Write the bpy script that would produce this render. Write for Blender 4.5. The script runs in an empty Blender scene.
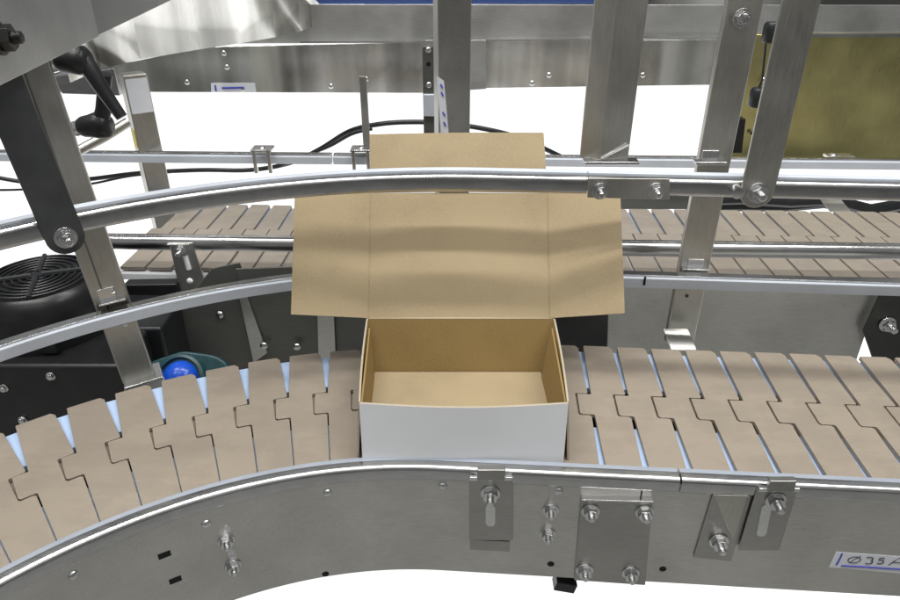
import bpy, bmesh, math, random
from mathutils import Vector, Matrix
random.seed(7)
S = bpy.context.scene
COL = S.collection
PI = math.pi

# ------------------------------------------------------------------ camera
TH = math.radians(28.7); H = .416; F = 675.0
cam = bpy.data.cameras.new('camera'); co = bpy.data.objects.new('camera', cam); COL.objects.link(co)
cam.lens = F / 900 * 36; cam.sensor_width = 36; cam.clip_start = .02; cam.clip_end = 100
co.location = (0, 0, H); co.rotation_euler = (PI/2 - TH, 0, 0)
S.camera = co

# measured points: a sight line met with a plane of known height (z) or known distance (Y)
def ray(x, y):
    u = (x-450)/F; v = (y-300)/F
    return Vector((u, math.cos(TH)-v*math.sin(TH), -math.sin(TH)-v*math.cos(TH)))
def atz(x, y, z):
    d = ray(x, y); t = (z-H)/d.z; return Vector((d.x*t, d.y*t, z))
def aty(x, y, Y):
    d = ray(x, y); t = Y/d.y; return Vector((d.x*t, Y, H+d.z*t))

# ------------------------------------------------------------------ materials
def newmat(name):
    m = bpy.data.materials.new(name); m.use_nodes = True
    nt = m.node_tree; b = nt.nodes['Principled BSDF']
    return m, nt, b
def N(nt, t, **k):
    n = nt.nodes.new(t)
    for a, v in k.items(): setattr(n, a, v)
    return n
def ramp(nt, src, stops):
    r = N(nt, 'ShaderNodeValToRGB'); nt.links.new(src, r.inputs[0])
    el = r.color_ramp.elements
    while len(el) < len(stops): el.new(.5)
    for e, (p, c) in zip(el, stops):
        e.position = p; e.color = (*c, 1) if len(c) == 3 else c
    return r
def noise(nt, scale, sc=(1, 1, 1), detail=4, rough=.55, rot=(0, 0, 0)):
    tc = N(nt, 'ShaderNodeTexCoord'); mp = N(nt, 'ShaderNodeMapping')
    mp.inputs['Scale'].default_value = sc; mp.inputs['Rotation'].default_value = rot
    nt.links.new(tc.outputs['Object'], mp.inputs[0])
    n = N(nt, 'ShaderNodeTexNoise'); n.inputs['Scale'].default_value = scale
    n.inputs['Detail'].default_value = detail; n.inputs['Roughness'].default_value = rough
    nt.links.new(mp.outputs[0], n.inputs['Vector']); return n
def steel(name, base, r0=.25, r1=.42, brush=(1, 20, 20), bscale=60, bump=.15, wave=0, dirt=.12, refl_streaks=0):
    m, nt, b = newmat(name)
    b.inputs['Metallic'].default_value = 1
    g = noise(nt, bscale, brush, 3)
    s = noise(nt, 9, (1, 1, 1), 5, .6)
    mix = N(nt, 'ShaderNodeMath', operation='MULTIPLY_ADD')
    nt.links.new(g.outputs[0], mix.inputs[0]); mix.inputs[1].default_value = .5
    nt.links.new(s.outputs[0], mix.inputs[2])
    mr = N(nt, 'ShaderNodeMapRange'); mr.inputs[1].default_value = .45; mr.inputs[2].default_value = 1.0
    mr.inputs[3].default_value = r0; mr.inputs[4].default_value = r1
    nt.links.new(mix.outputs[0], mr.inputs[0]); nt.links.new(mr.outputs[0], b.inputs['Roughness'])
    d = tuple(c*(1-dirt*2) for c in base); l = tuple(min(1, c*(1+dirt)) for c in base)
    cr = ramp(nt, mix.outputs[0], [(.45, d), (.95, l)])
    nt.links.new(cr.outputs[0], b.inputs['Base Color'])
    if refl_streaks:                                     # painted reflection streaks: light and dark bands along the sheet
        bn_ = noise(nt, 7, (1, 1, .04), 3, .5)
        br = ramp(nt, bn_.outputs[0], [(.36, (1-refl_streaks,)*3), (.5, (1, 1, 1)), (.58, (1+refl_streaks,)*3), (.66, (1-refl_streaks*.6,)*3)])
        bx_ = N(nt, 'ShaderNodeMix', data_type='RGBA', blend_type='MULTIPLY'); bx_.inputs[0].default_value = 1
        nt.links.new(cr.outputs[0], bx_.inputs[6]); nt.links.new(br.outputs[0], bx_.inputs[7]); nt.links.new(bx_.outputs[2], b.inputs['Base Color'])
    bp = N(nt, 'ShaderNodeBump'); bp.inputs['Strength'].default_value = bump; bp.inputs['Distance'].default_value = .0004
    nt.links.new(g.outputs[0], bp.inputs['Height'])
    if wave:
        w = noise(nt, 7, (1, .3, .03), 1)
        bw = N(nt, 'ShaderNodeBump'); bw.inputs['Strength'].default_value = 1; bw.inputs['Distance'].default_value = wave
        nt.links.new(w.outputs[0], bw.inputs['Height']); nt.links.new(bw.outputs[0], bp.inputs['Normal'])
    nt.links.new(bp.outputs[0], b.inputs['Normal'])
    return m
def plain(name, col, rough=.5, var=.12, scale=40, metallic=0, spec=.5, bump=0, bscale=300, emit=None):
    m, nt, b = newmat(name)
    n = noise(nt, scale, detail=5, rough=.6)
    cr = ramp(nt, n.outputs[0], [(.3, tuple(c*(1-var) for c in col)), (.7, tuple(min(1, c*(1+var)) for c in col))])
    nt.links.new(cr.outputs[0], b.inputs['Base Color'])
    b.inputs['Roughness'].default_value = rough; b.inputs['Metallic'].default_value = metallic
    b.inputs['Specular IOR Level'].default_value = spec
    if bump:
        g = noise(nt, bscale, detail=3); bp = N(nt, 'ShaderNodeBump')
        bp.inputs['Strength'].default_value = bump; bp.inputs['Distance'].default_value = .0003
        nt.links.new(g.outputs[0], bp.inputs['Height']); nt.links.new(bp.outputs[0], b.inputs['Normal'])
    if emit:
        b.inputs['Emission Color'].default_value = (*col, 1); b.inputs['Emission Strength'].default_value = emit
    return m
def kraft(name, col, flute=(1, 0, 0)):
    m, nt, b = newmat(name)
    a = noise(nt, 700, detail=3, rough=.7); c = noise(nt, 14, detail=4)
    w = N(nt, 'ShaderNodeTexCoord'); mp = N(nt, 'ShaderNodeMapping'); mp.inputs['Scale'].default_value = (260, 1, 1)
    nt.links.new(w.outputs['Object'], mp.inputs[0])
    wv = N(nt, 'ShaderNodeTexWave'); wv.inputs['Scale'].default_value = 1; wv.inputs['Distortion'].default_value = .6
    nt.links.new(mp.outputs[0], wv.inputs['Vector'])
    m1 = N(nt, 'ShaderNodeMath', operation='MULTIPLY_ADD'); nt.links.new(c.outputs[0], m1.inputs[0]); m1.inputs[1].default_value = .8
    nt.links.new(a.outputs[0], m1.inputs[2])
    m2 = N(nt, 'ShaderNodeMath', operation='MULTIPLY_ADD'); nt.links.new(wv.outputs[0], m2.inputs[0]); m2.inputs[1].default_value = .06
    nt.links.new(m1.outputs[0], m2.inputs[2])
    cr = ramp(nt, m2.outputs[0], [(.55, tuple(x*.80 for x in col)), (.85, col), (1, tuple(x*1.1 for x in col))])
    nt.links.new(cr.outputs[0], b.inputs['Base Color']); b.inputs['Roughness'].default_value = .85
    b.inputs['Specular IOR Level'].default_value = .2
    bp = N(nt, 'ShaderNodeBump'); bp.inputs['Strength'].default_value = .25; bp.inputs['Distance'].default_value = .0004
    nt.links.new(m2.outputs[0], bp.inputs['Height']); nt.links.new(bp.outputs[0], b.inputs['Normal'])
    return m

M = {}
M['plate']   = steel('brushed_plate_steel', (.60, .595, .565), .24, .44, (1, 20, 20), 50, .10, wave=.004, dirt=.13)
M['rail']    = steel('polished_rail_steel', (.52, .52, .52), .16, .28, (1, 6, 6), 40, .05)
M['brk']     = steel('bracket_steel', (.42, .415, .395), .26, .4, (1, 20, 20), 50, .1)
M['post']    = steel('brushed_post_steel', (.53, .52, .475), .30, .48, (20, 20, 1), 50, .12)
M['back']    = steel('mirror_panel_steel', (.70, .695, .66), .14, .24, (20, 20, 1), 30, .04, wave=.010, refl_streaks=.45)
M['backmat'] = steel('matte_panel_steel', (.50, .50, .485), .38, .5, (1, 20, 20), 40, .1)
M['olive']   = steel('olive_reflection_panel_steel', (.68, .62, .28), .25, .38, (20, 20, 1), 30, .03, wave=.004, refl_streaks=.07)  # olive reflection of a yellowish machine put into the base colour
M['olive_pale'] = steel('pale_olive_steel', (.72, .67, .36), .3, .4, (20, 20, 1), 30, .05)
M['dark']    = steel('dark_brushed_steel', (.10, .10, .095), .28, .42, (1, 20, 20), 40, .1)  # low base colour for dark plates, brackets and small hardware
M['armdark'] = plain('dark_arm_steel', (.05, .052, .055), .42, .2, 60, spec=.5, bump=.15)  # near-black base colour for the left hanger arm
M['bolt']    = steel('bolt_steel', (.72, .72, .72), .14, .28, (6, 6, 6), 80, .05)
M['link']    = plain('tan_acetal_plastic', (.375, .318, .258), .42, .07, 22, spec=.4, bump=.12, bscale=500)
M['linkr']   = plain('tan_acetal_plastic_rear', (.39, .345, .29), .45, .07, 22, spec=.35)
M['gstrip']  = plain('grey_plastic', (.30, .33, .38), .3, .08, 30)
M['mid']     = steel('mid_dark_steel', (.13, .13, .12), .28, .42, (1, 20, 20), 40, .1); M['mid'].node_tree.nodes['Principled BSDF'].inputs['Metallic'].default_value = .45  # darker, less metallic variant of the plate steel
M['strip']   = plain('pale_blue_plastic', (.56, .60, .66), .4, .05, 30)
M['wear']    = plain('blue_wear_plastic', (.44, .57, .80), .45, .05, 30)
M['white']   = plain('white_plastic', (.8, .82, .84), .5, .03)
M['black']   = plain('black_plastic', (.012, .013, .015), .38, .3, 60, spec=.5, bump=.2)
M['blackm']  = plain('black_painted_metal', (.012, .012, .013), .32, .3, 30, spec=.5)
M['hole']    = plain('dark_hole', (.004, .004, .004), .9, .1)
M['blue']    = plain('blue_cap_plastic', (.01, .09, .62), .25, .05)
M['teal']    = plain('teal_cast_housing', (.012, .055, .065), .4, .25, 80, bump=.4)
M['kraft']   = kraft('kraft_cardboard', (.34, .270, .166))
M['kraftshade'] = kraft('kraft_cardboard_shaded', (.29, .202, .082))  # darker copy of the kraft; shade inside the box put into the colour
M['boxwhite'] = plain('white_coated_cardboard', (.75, .76, .775), .6, .03, 12, bump=.2, bscale=60)
M['edge']    = plain('pale_cardboard_edge', (.42, .37, .28), .8, .06, 200)
M['blupaint'] = plain('blue_painted_steel', (.10, .18, .55), .4, .05)
M['label']   = plain('white_label', (.74, .76, .80), .5, .03)
M['ink']     = plain('black_ink', (.03, .03, .05), .6, .1)
M['blueink'] = plain('blue_ink', (.05, .06, .42), .6, .1)
M['yellow']  = plain('yellow_marking', (.65, .55, .05), .5, .1)

def linkmat(name, col):
    m, nt, b = newmat(name)
    g = N(nt, 'ShaderNodeNewGeometry'); oi = N(nt, 'ShaderNodeObjectInfo')
    def nz(scale, sc=(1, 1, 1), det=4):
        mp = N(nt, 'ShaderNodeMapping'); mp.inputs['Scale'].default_value = sc; nt.links.new(g.outputs['Position'], mp.inputs[0])
        n = N(nt, 'ShaderNodeTexNoise'); n.inputs['Scale'].default_value = scale; n.inputs['Detail'].default_value = det; n.inputs['Roughness'].default_value = .62
        nt.links.new(mp.outputs[0], n.inputs['Vector']); return n
    a = nz(16); c = nz(22, (1, 3, 1), 3); f = nz(420, (1, 1, 1), 2)
    m1 = N(nt, 'ShaderNodeMath', operation='MULTIPLY_ADD'); nt.links.new(c.outputs[0], m1.inputs[0]); m1.inputs[1].default_value = .5; nt.links.new(a.outputs[0], m1.inputs[2])
    m2 = N(nt, 'ShaderNodeMath', operation='MULTIPLY_ADD'); nt.links.new(f.outputs[0], m2.inputs[0]); m2.inputs[1].default_value = .22; nt.links.new(m1.outputs[0], m2.inputs[2])
    m3 = N(nt, 'ShaderNodeMath', operation='MULTIPLY_ADD'); nt.links.new(oi.outputs['Random'], m3.inputs[0]); m3.inputs[1].default_value = .12; nt.links.new(m2.outputs[0], m3.inputs[2])
    cr = ramp(nt, m3.outputs[0], [(.62, tuple(x*.88 for x in col)), (.9, col), (1.02, tuple(x*1.09 for x in col))])
    nt.links.new(cr.outputs[0], b.inputs['Base Color'])
    mr = N(nt, 'ShaderNodeMapRange'); mr.inputs[1].default_value = .6; mr.inputs[2].default_value = 1.1; mr.inputs[3].default_value = .5; mr.inputs[4].default_value = .33
    nt.links.new(m1.outputs[0], mr.inputs[0]); nt.links.new(mr.outputs[0], b.inputs['Roughness'])
    bp = N(nt, 'ShaderNodeBump'); bp.inputs['Strength'].default_value = .18; bp.inputs['Distance'].default_value = .0004
    nt.links.new(m2.outputs[0], bp.inputs['Height']); nt.links.new(bp.outputs[0], b.inputs['Normal'])
    return m
M['link'] = linkmat('tan_acetal_plastic', (.262, .222, .176)); M['linkr'] = linkmat('tan_acetal_plastic_rear', (.275, .24, .20))

# ------------------------------------------------------------------ mesh helpers
class MB:
    def __init__(s): s.bm = bmesh.new(); s.mi = 0
    def face(s, vs):
        try: f = s.bm.faces.new(vs); f.material_index = s.mi; return f
        except ValueError: return None
    def box(s, c, size, ax=None):
        ax = ax or (Vector((1,0,0)), Vector((0,1,0)), Vector((0,0,1)))
        c = Vector(c); v = []
        for i in (-.5, .5):
            for j in (-.5, .5):
                for k in (-.5, .5):
                    v.append(s.bm.verts.new(c + ax[0]*i*size[0] + ax[1]*j*size[1] + ax[2]*k*size[2]))
        for q in ((0,1,3,2),(4,6,7,5),(0,4,5,1),(2,3,7,6),(0,2,6,4),(1,5,7,3)): s.face([v[i] for i in q])
        return s
    def prism(s, pts, off):                       # polygon of 3-D points pushed along off
        off = Vector(off); a = [s.bm.verts.new(Vector(p)) for p in pts]; b = [s.bm.verts.new(Vector(p)+off) for p in pts]
        s.face(a[::-1]); s.face(b)
        for i in range(len(a)): j = (i+1) % len(a); s.face([a[i], a[j], b[j], b[i]])
        return s
    def tube(s, pts, rad, n=12, caps=True, sides=None):
        pts = [Vector(p) for p in pts]; rad = rad if isinstance(rad, (list, tuple)) else [rad]*len(pts)
        rings = []; up = None
        for i, p in enumerate(pts):
            t = (pts[min(i+1, len(pts)-1)] - pts[max(i-1, 0)]).normalized()
            if up is None:
                up = Vector((0,0,1)) if abs(t.z) < .9 else Vector((0,1,0))
            u = (up - t*up.dot(t)).normalized(); up = u; w = t.cross(u)
            rings.append([s.bm.verts.new(p + (u*math.cos(a)+w*math.sin(a))*rad[i]) for a in [2*PI*k/n for k in range(n)]])
        for r1, r2 in zip(rings, rings[1:]):
            for k in range(n): s.face([r1[k], r1[(k+1)%n], r2[(k+1)%n], r2[k]])
        if caps: s.face(rings[0][::-1]); s.face(rings[-1])
        return s
    def sweep(s, prof, frames):                   # closed profile (a, z) over frames (pos, side)
        rings = [[s.bm.verts.new(p + sd*a + Vector((0,0,z))) for a, z in prof] for p, sd in frames]
        n = len(prof)
        for r1, r2 in zip(rings, rings[1:]):
            for k in range(n): s.face([r1[k], r1[(k+1)%n], r2[(k+1)%n], r2[k]])
        s.face(rings[0][::-1]); s.face(rings[-1]); return s
    def lathe(s, c, axis, prof, n=24):            # prof: (radius, along axis)
        axis = Vector(axis).normalized(); u = axis.orthogonal().normalized(); w = axis.cross(u); c = Vector(c)
        rings = []
        for r, h in prof:
            rings.append([s.bm.verts.new(c+axis*h+(u*math.cos(a)+w*math.sin(a))*max(r, 1e-5)) for a in [2*PI*k/n for k in range(n)]])
        for r1, r2 in zip(rings, rings[1:]):
            for k in range(n): s.face([r1[k], r1[(k+1)%n], r2[(k+1)%n], r2[k]])
        s.face(rings[0][::-1]); s.face(rings[-1]); return s
    def build(s, name, mats, parent=None, bevel=0, seg=2, angle=35, origin=None):
        bm = s.bm; bmesh.ops.recalc_face_normals(bm, faces=bm.faces)
        me = bpy.data.meshes.new(name)
        if origin is not None: bmesh.ops.translate(bm, verts=bm.verts, vec=-Vector(origin))
        bm.to_mesh(me); bm.free()
        for m in (mats if isinstance(mats, (list, tuple)) else [mats]): me.materials.append(M[m] if isinstance(m, str) else m)
        for p in me.polygons: p.use_smooth = True
        try: me.set_sharp_from_angle(angle=math.radians(angle))
        except Exception: pass
        o = bpy.data.objects.new(name, me); COL.objects.link(o)
        if origin is not None: o.location = origin
        if parent is not None: o.parent = parent
        if bevel:
            b = o.modifiers.new('bevel', 'BEVEL'); b.width = bevel; b.segments = seg; b.limit_method = 'ANGLE'; b.angle_limit = math.radians(40)
            b.harden_normals = True
        return o

def thing(name, label, cat, group=None):
    o = bpy.data.objects.new(name, None); o.empty_display_size = .02; COL.objects.link(o)
    return tag(o, label, cat, group)
def tag(o, label, cat, group=None):
    o['label'] = label; o['category'] = cat
    if group: o['group'] = group
    return o
def struct(o): o['kind'] = 'structure'; return o

def hexr(mb, c, ax, r, h0, h1):
    ax = Vector(ax).normalized(); u = ax.orthogonal().normalized()
    u = (Matrix.Rotation(random.uniform(0, PI/3), 3, ax) @ u); w = ax.cross(u); c = Vector(c)
    pts = [c+ax*h0+(u*math.cos(PI/3*k)+w*math.sin(PI/3*k))*r for k in range(6)]
    mb.prism(pts, ax*(h1-h0))
def bolt(parent, p, ax, k=1.0, tip=.006, name='bolt', mat='bolt'):
    k *= 1.12
    """washer, hexagon nut and the threaded end that stands out of it"""
    mb = MB(); ax = Vector(ax).normalized(); p = Vector(p)
    mb.lathe(p, ax, [(.0078*k, 0), (.0078*k, .0013*k), (.0035*k, .0014*k)], 20)
    hexr(mb, p, ax, .0062*k, .0013*k, .0062*k)
    prof = []; h = .006*k
    while h < .006*k+tip*k: prof += [(.0031*k, h), (.0026*k, h+.0004)]; h += .0009
    prof += [(.0022*k, h)]
    mb.lathe(p, ax, prof, 14)
    return mb.build(name, mat, parent, bevel=.0004*k, seg=1)
def hexbolt(parent, p, ax, k=1.0):
    mb = MB(); ax = Vector(ax).normalized(); p = Vector(p)
    mb.lathe(p, ax, [(.0088*k, 0), (.0088*k, .0014*k), (.003*k, .0014*k)], 24)
    hexr(mb, p, ax, .0068*k, .0014*k, .0064*k)
    mb.lathe(p, ax, [(.0046*k, .0064*k), (.0044*k, .0072*k), (.003*k, .0074*k)], 16)
    return mb.build('bolt', 'bolt', parent, bevel=.0005*k, seg=1)
def dome(parent, p, ax, r=.0042, mat='bolt', name='screw'):
    mb = MB(); prof = [(r*math.cos(a), r*.55*math.sin(a)) for a in [PI/2*i/5 for i in range(6)]]
    mb.lathe(p, ax, prof, 16); return mb.build(name, mat, parent)

# ------------------------------------------------------------------ conveyor frame: straight on the right, bending to the camera on the left
ANG = math.radians(4.0)
D = Vector((math.cos(ANG), -math.sin(ANG), 0)); NN = Vector((math.sin(ANG), math.cos(ANG), 0))
def frame_at(n, R, s0, s):
    """point, side vector (away from the curve's centre), heading at arc length s"""
    if s >= s0: return D*s + NN*n, NN.copy(), D.copy()
    a = (s0-s)/R; side = D*(-math.sin(a)) + NN*math.cos(a)
    head = D*math.cos(a) + NN*math.sin(a)
    return D*s0 + NN*(n-R) + side*R, side, head
def frames(n, R, s0, sa, sb, step=.012):
    k = max(2, int((sb-sa)/step)); return [frame_at(n, R, s0, sa+(sb-sa)*i/k)[:2] for i in range(k+1)]
def s_of_x(n, R, s0, X):                           # arc length at which the path passes X
    lo, hi = -1.2, 1.2
    for _ in range(50):
        m = (lo+hi)/2
        if frame_at(n, R, s0, m)[0].x < X: lo = m
        else: hi = m
    return m

# ================================================================== setting
mb = MB(); mb.box((0, 0, -.905), (16, 20, .01)); o = struct(mb.build('floor', plain('grey_concrete', (.30, .30, .29), .7, .25, 2, bump=.3, bscale=40)))
mb = MB(); mb.box((0, 5.9, -.896), (15, 10, .004)); o = struct(mb.build('glowing_ground_sheet', plain('glowing_white_sheet', (.9, .9, .9), .8, .01, emit=1.0)))  # added white sheet; its emission stands in for overexposed ground

# ================================================================== front conveyor
CN, CR, CS = .556, .51, -.035
chain = thing('conveyor_chain', 'tan plastic plate chain running straight then curving in front, carrying the box', 'conveyor chain')
def link_poly(p, wm, wf, wr, half, sh, t0, t1, out=None, wo=None):
    """outline of one plate: outer half, centre tongue shifted to the left, inner half"""
    hm = wm/2; ho = (wo or wm)/2; out = out or half
    P = []
    P += [(-wr/2+.0008, out), (wr/2-.0035, out), (wr/2, out-.005)]            # outer edge with chamfers
    P += [(ho, t0+.0032)]
    tw = (p-.0019)/2
    P += [(ho-.001, t0+.0013), (tw-sh+.0006, t0+.0013), (tw-sh, t0), (tw-sh, t1+.001), (tw-sh+.0015, t1-.0013), (hm-.002, t1-.0015), (hm, t1-.0035)]
    P += [(wf/2, -half+.0006), (wf/2-.0006, -half), (-wf/2+.0006, -half), (-wf/2, -half+.0006)]
    P += [(-hm, t1-.001), (-hm-.001, t1), (-tw-sh+.002, t1), (-tw-sh, t1+.002), (-tw-sh, t0-.001), (-tw-sh+.001, t0), (-ho, t0), (-wr/2, out-.0008)]
    return P
def link_mesh(name, poly, mat, th=.0045):
    mb = MB(); mb.prism([(x, y, -th) for x, y in poly], (0, 0, th))
    mb.box((0, 0, -.010), (.022, .03, .010))        # the hinge knuckle under the plate
    o = mb.build(name, mat, None, bevel=.0007); return o
P_ = .0381
half = .0995
ls = link_mesh('link', link_poly(P_, .0350, .0322, .0322, half, .0135, .012, -.021, .1040), 'link')
lc = link_mesh('link', link_poly(P_, .0352, .0300, .0338, half, .0135, .012, -.021, .0895, .0376), 'link')
used = set()
k0, k1 = -15, 17
for k in range(k0, k1):
    s = k*P_ + .008
    src = lc if s < CS+.01 else ls
    if src.name in used: o = src.copy(); COL.objects.link(o)
    else: o = src; used.add(src.name)
    p, side, head = frame_at(CN, CR, CS, s)
    o.parent = chain; o.location = p + Vector((0, 0, random.uniform(-.0002, .0002)))
    o.rotation_euler = (random.uniform(-.002, .002), random.uniform(-.004, .004), math.atan2(head.y, head.x) + random.uniform(-.002, .002))

cf = thing('curved_conveyor_bed', 'curved brushed steel side frame of the front conveyor with bolts and bracket', 'conveyor frame')
sa, sb = -.62, .62
def sheetprof(a0, a1, z0, z1): return [(a0, z0), (a1, z0), (a1, z1), (a0, z1)]
for a0, a1, nm, u0, u1 in ((.030, .0868, 'wear_strip', sa, -.03), (.030, .1000, 'wear_strip', -.0295, sb), (-.0985, -.034, 'wear_strip', sa, sb)):
    mb = MB(); mb.sweep(sheetprof(a0, a1, -.0115, -.0058), frames(CN, CR, CS, u0, u1)); mb.build(nm, 'wear', cf)
mb = MB(); mb.sweep(sheetprof(-.099, .086, -.030, -.026), frames(CN, CR, CS, sa, sb)); mb.build('bed_plate', 'hole', cf)
FN, FR, FS = .446, .404, -.040                      # front side plate
mb = MB(); mb.sweep([(-.0025, -.125), (0, -.125), (0, -.001), (-.0025, -.001)], frames(FN, FR, FS, -.5, .135, .008))
mb.build('side_plate', 'plate', cf, bevel=.0005)
mb = MB(); mb.sweep([(-.0025, -.124), (0, -.124), (0, -.001), (-.0025, -.001)], frames(FN, FR, FS, .1362, .66, .05))
mb.build('side_plate', 'plate', cf, bevel=.0005)
mb = MB(); mb.sweep([(.087, -.10), (.0895, -.10), (.0895, -.012), (.087, -.012)], frames(CN, CR, CS, sa, -.04))
mb.build('side_plate', 'plate', cf, bevel=.0005)
mb = MB(); mb.sweep([(.101, -.10), (.104, -.10), (.104, -.012), (.101, -.012)], frames(CN, CR, CS, -.0395, sb))
mb.build('side_plate', 'plate', cf, bevel=.0005)
def on_front(x, y, out=.0025):
    """point on the front plate seen at a measured place, with the outward normal"""
    Y = .44
    for _ in range(12):
        p = aty(x, y, Y); s = s_of_x(FN, FR, FS, p.x); q, side, hd = frame_at(FN, FR, FS, s)
        q = q - side*out
        Y += (q.y - p.y)
    return Vector((q.x, q.y, p.z)), -side, hd
for x, y in ((70, 578), (205, 524), (327, 493), (443, 486)):
    p, n, h = on_front(x, y); dome(cf, p, n, .0042)
for x, y in ((225, 540), (232, 565), (551, 509), (548, 533)):
    p, n, h = on_front(x, y+1); bolt(cf, p, n, .85, .005)
p, n, h = on_front(559, 491); dome(cf, p, n, .004)
# vertical slots and punched holes behind the bolts
def flat(parent, x, y, w, hgt, mat, name, out=.0027, rnd=0, th=.0006, bev=.0003, tilt=0):
    p, n, hd = on_front(x, y, out)
    up = Vector((0, 0, 1)); mb = MB()
    if rnd:
        pts = []; r = w/2
        for i in range(9): a = PI*i/8; pts.append(p + hd*math.cos(a)*r + up*((hgt/2-r)+math.sin(a)*r))
        for i in range(9): a = PI+PI*i/8; pts.append(p + hd*math.cos(a)*r + up*(-(hgt/2-r)+math.sin(a)*r))
        mb.prism(pts, n*th)
    else:
        e1 = hd*math.cos(tilt)+up*math.sin(tilt); e2 = up*math.cos(tilt)-hd*math.sin(tilt)
        pts = [p+e1*a*w/2+e2*b*hgt/2 for a, b in ((-1,-1),(1,-1),(1,1),(-1,1))]; mb.prism(pts, n*th)
    return mb.build(name, mat, parent, bevel=bev)
flat(cf, 227, 536, .0062, .026, 'bolt', 'slot', .0024, 1, .0004)
flat(cf, 231, 557, .0062, .020, 'bolt', 'slot', .0024, 1, .0004)
flat(cf, 552, 500, .0060, .040, 'plate', 'slot', .0024, 1, .0004)
for x, y in ((163, 555), (174, 580)): flat(cf, x, y, .010, .0062, 'hole', 'square_hole', .0024, 0, .0003, 0)
for x, y in ((325, 574), (551, 564), (663, 569)): flat(cf, x, y, .0066, .0067, 'hole', 'round_hole', .0024, 1, .0003, 0)
# splice plate with four bolts
sp = MB(); c, n, hd = on_front(614, 535, .0024); up = Vector((0,0,1))
cs = [on_front(x, y, .0024)[0] for x, y in ((581, 497), (652, 499), (645, 583), (574, 578))]
sp.prism(cs, n*.003)
splice = sp.build('splice_plate', 'brk', cf, bevel=.0008)
tp = MB(); tp.prism([cs[0]+up*.001, cs[1]+up*.001, cs[1]+up*.0028, cs[0]+up*.0028], n*.006); tp.build('lip', 'bolt', splice, bevel=.0004)
for x, y in ((591, 511), (645, 512), (585, 570), (631, 573)):
    p, n, h = on_front(x, y, .0055); bolt(splice, p, n, .95, .005)
# rubber foot under the frame
mb = MB(); c = aty(563, 579, .455); mb.box(c+Vector((.001, -.004, 0)), (.021, .014, .012), (Vector((.97, 0, -.24)), Vector((0, 1, 0)), Vector((.24, 0, .97)))); ft = mb.build('rubber_foot', 'black', cf, bevel=.0008)
# the handwritten label
lb = MB(); q = [on_front(x, y, .0026)[0] for x, y in ((829, 567), (836, 552), (935, 559), (933, 576))]
lb.prism(q, n*.0003); label = lb.build('label_sticker', 'label', cf)
def stroke(parent, pts, w, mat, name='writing'):
    mb = MB(); P = [on_front(x, y, .0030)[0] for x, y in pts]
    mb.tube(P, w, 6); o = mb.build(name, mat, parent); return o
def arcp(cx, cy, rx, ry, a0, a1, n=10, sk=-.35):
    out = []
    for i in range(n+1):
        a = math.radians(a0+(a1-a0)*i/n); dx, dy = rx*math.cos(a), ry*math.sin(a); out.append((cx+dx+sk*dy, cy+dy))
    return out
stroke(label, [(842.5, 553.5), (840, 559), (836.5, 565)], .0007, 'blueink', 'printed_bar')
stroke(label, [(841.5, 565.7), (870, 567.3), (900, 569.3), (928, 571.2)], .0008, 'blueink', 'printed_bar')
stroke(label, arcp(854.5, 560, 6.3, 3.0, 0, 360, 18), .00042, 'ink')
stroke(label, [(849.5, 563), (854, 560), (861, 556.3)], .00032, 'ink')
stroke(label, [(867, 557.5)] + arcp(870, 559.2, 3.2, 1.8, -110, 60, 8) + arcp(869, 562.2, 3.8, 1.8, -60, 140, 8), .00048, 'ink')
stroke(label, [(885, 558.5), (880, 558.2), (879, 560.2)] + arcp(880.5, 562, 3.4, 1.9, -70, 140, 8), .00048, 'ink')
stroke(label, [(889, 565), (895, 561), (901, 557.5), (902, 566)], .00042, 'ink'); stroke(label, [(892, 562.6), (902, 562.8)], .0004, 'ink')

# slotted hanging bracket, left
def bracket(x0, x1, ytop, ybot, xb, yb, slot, label_, shear=0):
    t = thing('rail_bracket', label_, 'bracket')
    o1 = .0045
    cs = [on_front(x, y, o1)[0] for x, y in ((x0, ytop), (x1, ytop), (x1-shear, ybot), (x0-shear, ybot))]
    _, n, hd = on_front((x0+x1)/2, ytop, o1)
    mb = MB(); mb.prism(cs, n*.0022); pl = mb.build('slotted_plate', 'brk', t, bevel=.0012)
    # folded top lip that grips the rail
    a, b = cs[0]+n*.0022, cs[1]+n*.0022
    mb = MB(); mb.prism([a-Vector((0,0,.002)), b-Vector((0,0,.002)), b+Vector((0,0,.0022)), a+Vector((0,0,.0022))], n*.0035); mb.build('lip', 'bolt', t, bevel=.0008)
    w = (b-a); a2 = a+w*.18; b2 = a+w*.82
    mb = MB(); mb.prism([a2+Vector((0,0,.001)), b2+Vector((0,0,.001)), b2+Vector((0,0,.0122))+n*-.001, a2+Vector((0,0,.0122))+n*-.001], n*.0062)
    mb.build('clamp_jaw', 'brk', t, bevel=.0008)
    sx, sy0, sy1 = slot
    p, n, hd = on_front(sx[0], sy0, o1+.0024); q, _, _ = on_front(sx[1], sy1, o1+.0024)
    mb = MB(); r = .0042; e = (p-q).normalized(); f = e.cross(n).normalized(); pts = []
    for i in range(9): an = PI*i/8; pts.append(p + f*math.cos(an)*r + e*math.sin(an)*r)
    for i in range(9): an = PI+PI*i/8; pts.append(q + f*math.cos(an)*r + e*math.sin(an)*r)
    mb.prism(pts, n*.0003); mb.build('slot', 'bolt', pl)
    p, n, h = on_front(xb, yb, o1+.0022); bolt(t, p, n, 1.0, .007)
    return t
bracket(470, 513, 475, 539, 491, 493, ((491, 491), 508, 523), 'slotted steel bracket clamping the front rail, left of the splice plate')
b2 = bracket(757, 798, 486, 549, 776, 500, ((767, 762), 508, 533), 'tilted slotted steel bracket clamping the front rail right of the splice plate', shear=19)
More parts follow.
